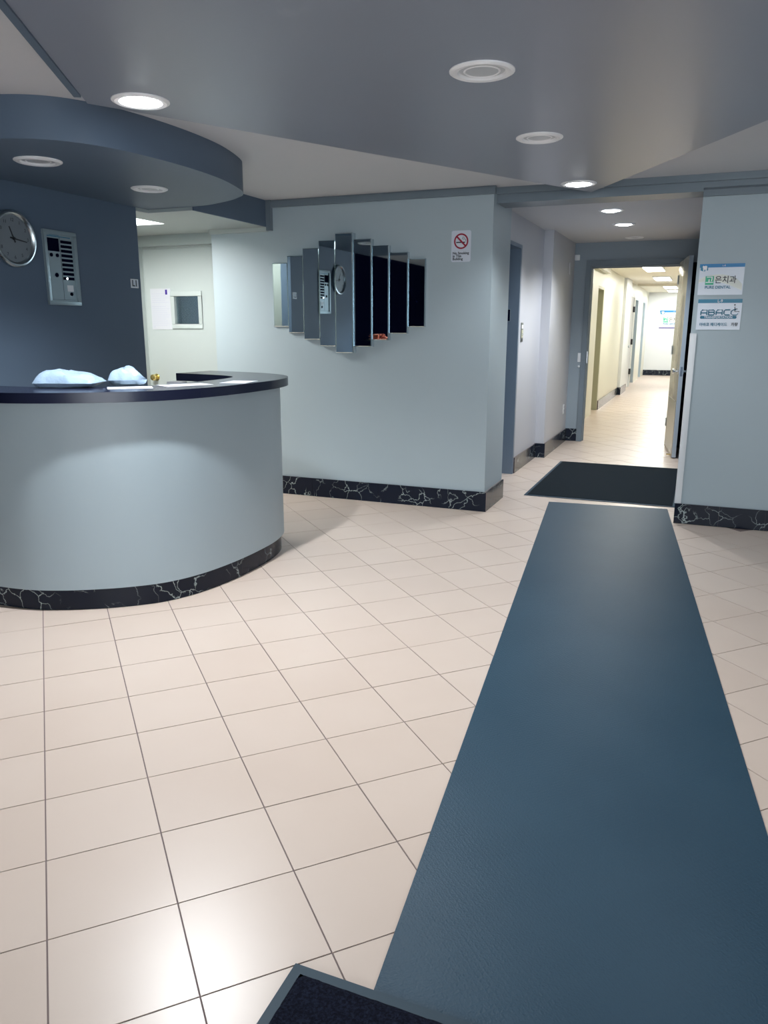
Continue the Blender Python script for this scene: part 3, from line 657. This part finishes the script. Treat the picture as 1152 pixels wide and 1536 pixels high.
MB().box(xp, 3.935, 1.630, xp + 0.002, 3.985, 1.668).build('notice', M['white'], ep)
fp = thing('floor_sign', 'small L1 floor sign at the right end of the dark left wall', 'sign', (CX_, 4.582, 1.679))
MB().box(CX_, 4.543, 1.679, CX_ + 0.003, 4.621, 1.739).build('plate', M['white'], fp, bevel=0.001)
MB().box(CX_ + 0.003, 4.549, 1.684, CX_ + 0.0035, 4.615, 1.734).build('inlay', M['board'], fp)
text('lettering', 'L1', 0.058, (CX_ + 0.0042, 4.582, 1.7085), (0, 1, 0), (0, 0, 1), M['ink'], fp, bold=0.0015)

# ------------------------------------------------------------------ stepped mirror sculpture
ms = thing('mirror_sculpture', 'nine stepped vertical mirror strips hung on the grey front wall', 'mirror', (-2.67, 5.78, 1.2))
xs = [-3.333, -3.190, -3.043, -2.894, -2.747, -2.590, -2.435, -2.295, -2.142, -2.003]
for k in range(9):
    n_ = 4 - abs(k - 4); yf = 5.764 - 0.010 * n_
    zt = 1.918 + 0.051 * n_; zb = 1.415 - 0.0508 * n_
    x0, x1 = xs[k] + (0.003 if k <= 4 else -0.002), xs[k + 1] - (-0.002 if k < 4 else 0.003)
    b = 0.006
    st = MB().box(x0, yf + b, zb, x1, 5.79, zt).build('mirror_strip', M['mirror_edge'], ms)
    g = MB().add([(x0, yf + b, zb), (x1, yf + b, zb), (x1, yf + b, zt), (x0, yf + b, zt), (x0 + b, yf, zb + b), (x1 - b, yf, zb + b), (x1 - b, yf, zt - b), (x0 + b, yf, zt - b)],
                 [(4, 5, 6, 7), (0, 1, 5, 4), (1, 2, 6, 5), (2, 3, 7, 6), (3, 0, 4, 7)])
    g.build('mirror_face', M['mirror'], st)

# ------------------------------------------------------------------ signs
def rrect(x0, x1, z0, z1, r, n=6):
    pts = []
    for cx, cz, a0 in ((x1 - r, z1 - r, 0), (x0 + r, z1 - r, 90), (x0 + r, z0 + r, 180), (x1 - r, z0 + r, 270)):
        for k in range(n + 1):
            a = R(a0 + 90 * k / n); pts.append((cx + r * math.cos(a), cz + r * math.sin(a)))
    return pts
def plate(name, poly, y0, y1, m, parent):
    mb = MB().prism([(x, z) for x, z in poly], 0, 1); mb.v = [(v[0], y1 + (y0 - y1) * v[2], v[1]) for v in mb.v]
    return mb.build(name, m, parent)
ns = thing('no_smoking_sign', 'white no smoking sign with a red ring on the front wall', 'sign', (-1.737, 5.79, 1.886))
plate('board', rrect(-1.812, -1.662, 1.886, 2.107, 0.014), 5.786, 5.79, M['board'], ns)
cx, cz = -1.737, 2.032
def ringpoly(name, r0, r1, y0, y1, m, par, cx, cz, n=40):
    mb = MB(); vs = []; fs = []
    for k in range(n):
        a = 2 * math.pi * k / n
        for r_ in (r0, r1):
            for y_ in (y0, y1): vs.append((cx + r_ * math.cos(a), y_, cz + r_ * math.sin(a)))
    for k in range(n):
        j = (k + 1) % n; a, b = k * 4, j * 4
        fs += [(a, b, b + 2, a + 2), (a + 1, a + 3, b + 3, b + 1), (a + 2, b + 2, b + 3, a + 3), (a, a + 1, b + 1, b)]
    return mb.add(vs, fs).build(name, m, par)
plate('cigarette', [(cx - 0.038, cz - 0.012), (cx + 0.030, cz - 0.012), (cx + 0.030, cz - 0.004), (cx - 0.038, cz - 0.004)], 5.7852, 5.7858, M['ink'], ns)
MB().tube([(cx + 0.034, 5.7854, cz - 0.002), (cx + 0.036, 5.7854, cz + 0.010), (cx + 0.026, 5.7854, cz + 0.016), (cx + 0.022, 5.7854, cz + 0.026), (cx + 0.012, 5.7854, cz + 0.030), (cx + 0.010, 5.7854, cz + 0.018), (cx + 0.022, 5.7854, cz + 0.010)], 0.0017, 5).build('smoke', M['ink'], ns)
ringpoly('red_ring', 0.044, 0.055, 5.7845, 5.7855, M['red'], ns, cx, cz)
c45 = math.sqrt(0.5) * 0.046; w_ = 0.0042
plate('red_bar', [(cx - c45 - w_, cz + c45 - w_), (cx - c45 + w_, cz + c45 + w_), (cx + c45 + w_, cz - c45 + w_), (cx + c45 - w_, cz - c45 - w_)], 5.7842, 5.7852, M['red'], ns)
MB().box(-1.80, 5.7855, 1.9640, -1.674, 5.786, 1.9655).build('rule', M['text_grey'], ns)
for k, tx in enumerate(('No Smoking', 'in This', 'Building')):
    text('lettering', tx, 0.025, (-1.801, 5.7852, 1.948 - 0.0205 * k), (1, 0, 0), (0, 0, 1), M['ink'], ns, 'LEFT', bold=0.0006)

def dental_sign(name, label, x0, z0, w, h, yf, purple=False):
    s = thing(name, label, 'sign', (x0 + w / 2, yf, z0)); y = yf - 0.004
    X = lambda u_: x0 + w * u_
    Z = lambda v_: z0 + h * v_
    MB().box(x0, y, z0, x0 + w, yf, z0 + h).build('board', M['board'], s)
    MB().box(x0, y - 0.0006, Z(0.885), x0 + w, y, Z(1.0)).build('blue_band', M['band_blue'], s)
    up = spline([(X(0.0), Z(0.50)), (X(0.2), Z(0.62)), (X(0.5), Z(0.66)), (X(0.8), Z(0.55)), (X(0.98), Z(0.34))], 6)
    dn = spline([(X(0.98), Z(0.14)), (X(0.85), Z(0.22)), (X(0.6), Z(0.36)), (X(0.3), Z(0.46)), (X(0.0), Z(0.40))], 6)
    plate('swoosh', up + dn, y - 0.0002, y, M['sign_grey'], s)
    # tooth mark on a teal corner patch
    plate('corner_patch', [(X(0.02), Z(0.80)), (X(0.10), Z(0.76)), (X(0.19), Z(0.80)), (X(0.19), Z(0.93)), (X(0.02), Z(0.93))], y - 0.0009, y - 0.0006, M['band_teal'], s)
    tooth = [(0.075, 0.95), (0.105, 0.93), (0.135, 0.95), (0.165, 0.92), (0.165, 0.86), (0.150, 0.77), (0.138, 0.77), (0.125, 0.83), (0.112, 0.83), (0.100, 0.77), (0.088, 0.77), (0.074, 0.86), (0.062, 0.91)]
    plate('tooth_mark', [(X(a), Z(b)) for a, b in tooth], y - 0.0014, y - 0.0009, M['white'], s)
    plate('green_square', [(X(0.15), Z(0.33)), (X(0.34), Z(0.33)), (X(0.34), Z(0.61)), (X(0.15), Z(0.61))], y - 0.0008, y - 0.0002, M['green'], s)
    e = (1, 0, 0); n_ = (0, 0, 1); yy = y - 0.0014
    text('lettering', '\uace0', h * 0.27, (X(0.245), yy, Z(0.47)), e, n_, M['white'], s, bold=h * 0.004)
    text('lettering', '\uc740\uce58\uacfc', h * 0.255, (X(0.36), yy, Z(0.475)), e, n_, M['ink'], s, 'LEFT', bold=h * 0.003, sx=0.95)
    text('lettering', 'PURE DENTAL', h * 0.125, (X(0.15), yy, Z(0.245)), e, n_, M['teal_ink'], s, 'LEFT', bold=h * 0.003)
    text('lettering', 'L-8', h * 0.075, (X(0.54), yy, Z(0.94)), e, n_, M['board'], s)
    if purple: MB().box(x0, y - 0.001, z0, x0 + w, y, Z(0.05)).build('purple_band', M['purple'], s)
    return s
dental_sign('dental_sign', 'white dental sign with green square, upper of two on the right wall', -0.080, 1.634, 0.284, 0.206, 5.99)
dental_sign('dental_sign', 'white dental sign with a blue band on the far corridor end wall', -1.31, 1.37, 0.72, 0.515, 24.8, purple=True)
tsn = thing('transport_sign', 'white transportation sign with wheelchair mark, lower of two on the right wall', 'sign', (0.07, 5.99, 1.40))
x0, z0, w, h = -0.070, 1.401, 0.281, 0.205; y = 5.986
X = lambda u_: x0 + w * u_
Z = lambda v_: z0 + h * v_
MB().box(x0, y, z0, x0 + w, 5.99, z0 + h).build('board', M['board'], tsn)
MB().box(x0, y - 0.0006, Z(0.875), x0 + w, y, Z(1.0)).build('teal_band', M['band_teal'], tsn)
e = (1, 0, 0); n_ = (0, 0, 1); yy = y - 0.0014
text('lettering', 'L-9', h * 0.125, (X(0.5), yy, Z(0.937)), e, n_, M['white'], tsn, bold=0.0002)
def stroke(name, pts, r_, m, closed=False):
    P = [(X(a), y - 0.0008, Z(b)) for a, b in pts]
    if closed: P.append(P[0])
    return MB().tube(P, r_, 6).build(name, m, tsn)
LT = {0: [[(0.0, 0), (0.0, 0.7), (0.2, 1), (1.0, 1), (1.0, 0)], [(0, 0.42), (1, 0.42)]],
      1: [[(0, 0), (0, 1), (0.85, 1), (0.97, 0.85), (0.9, 0.55), (0, 0.52)], [(0.9, 0.52), (1, 0.3), (0.9, 0), (0, 0)]],
      3: [[(1, 1), (0.2, 1), (0, 0.75), (0, 0.25), (0.2, 0), (1, 0)]]}
LT[2] = LT[0]
for k in range(4):
    for ln_ in LT[k]:
        stroke('lettering', [(0.085 + 0.175 * k + 0.135 * a, 0.485 + 0.165 * b) for a, b in ln_], 0.0040, M['teal_ink'])
stroke('wheel_mark', [(0.88, 0.65), (0.82, 0.65), (0.77, 0.60), (0.77, 0.52), (0.82, 0.48), (0.90, 0.48), (0.93, 0.53)], 0.0034, M['teal_ink'])
stroke('figure_mark', [(0.845, 0.75), (0.85, 0.60), (0.955, 0.59)], 0.0026, M['ink']); stroke('figure_mark', [(0.848, 0.68), (0.91, 0.68)], 0.0022, M['ink'])
ringpoly('head_mark', 0.0, 0.005, y - 0.001, y, M['ink'], tsn, X(0.84), Z(0.81), 14)
plate('lettering_bar', rrect(X(0.075), X(0.905), Z(0.36), Z(0.455), 0.008), y - 0.0008, y, M['teal_ink'], tsn)
text('lettering', 'TRANSPORTATION', h * 0.09, (X(0.49), yy, Z(0.407)), e, n_, M['board'], tsn, sx=1.12, bold=0.0004)
text('lettering', '\uc544\ubc14\ucf54 \uba54\ub514\ucf00\uc774\ub4dc', h * 0.125, (X(0.07), yy, Z(0.165)), e, n_, M['teal_ink'], tsn, 'LEFT', bold=0.0006, sx=0.92)
text('lettering', '\ucc28\ub7c9', h * 0.125, (X(0.95), yy, Z(0.167)), e, n_, M['ink'], tsn, 'RIGHT', bold=0.0007, sx=0.92)

# ------------------------------------------------------------------ mats
def mat_thing(name, label, cat, x0, x1, y0, y1, rim, pile, rimm, z0, t):
    r_ = thing(name, label, cat, ((x0 + x1) / 2, (y0 + y1) / 2, 0))
    MB().box(x0, y0, z0, x1, y1, z0 + t * 0.5).build('rubber_border', rimm, r_, bevel=0.0015)
    mb = MB(); nx_, ny_ = max(2, int((x1 - x0) / 0.012)), max(2, int((y1 - y0) / 0.012)); vs = []; fs = []
    for i in range(nx_ + 1):
        for j in range(ny_ + 1):
            ed = i in (0, nx_) or j in (0, ny_)
            jx = 0.002 * noise.noise(Vector((j * 0.9, i * 0.9, 2)))
            vs.append((x0 + rim + (x1 - x0 - 2 * rim) * i / nx_ + jx, y0 + rim + (y1 - y0 - 2 * rim) * j / ny_ + jx, z0 + t * 0.5 + (0 if ed else t * 0.5 + 0.0012 * noise.noise(Vector((i * 0.8, j * 0.8, 1))))))
    for i in range(nx_):
        for j in range(ny_): a = i * (ny_ + 1) + j; fs.append((a, a + ny_ + 1, a + ny_ + 2, a + 1))
    mb.add(vs, fs).build('pile', pile, r_); return r_
mat_thing('door_mat', 'black carpet mat on the floor before the corridor door', 'mat', -1.335, -0.104, 6.505, 8.365, 0.022, M['carpet_black'], M['rubber'], 0.0008, 0.009)
mat_thing('entrance_mat', 'dark navy carpet mat with rubber border at the very front', 'mat', -0.738, 0.48, 0.05, 1.287, 0.024, M['carpet_navy'], M['rubber'], 0.0058, 0.009)
# runner: near edge under the entrance mat, far edge short of the door mat
rl = lambda yv: -0.548 - 0.1072 * (yv - 1.305)
rn = [(rl(0.75), 0.75), (rl(0.75) + 0.928, 0.85), (-0.160, 6.415), (rl(6.318), 6.318)]
rnn = MB().prism(rn, 0.0008, 0.005).build('runner_mat', M['runner'], bevel=0.0012)
recentre(rnn); tag(rnn, 'long dark blue grey rubber runner leading toward the corridor', 'runner')
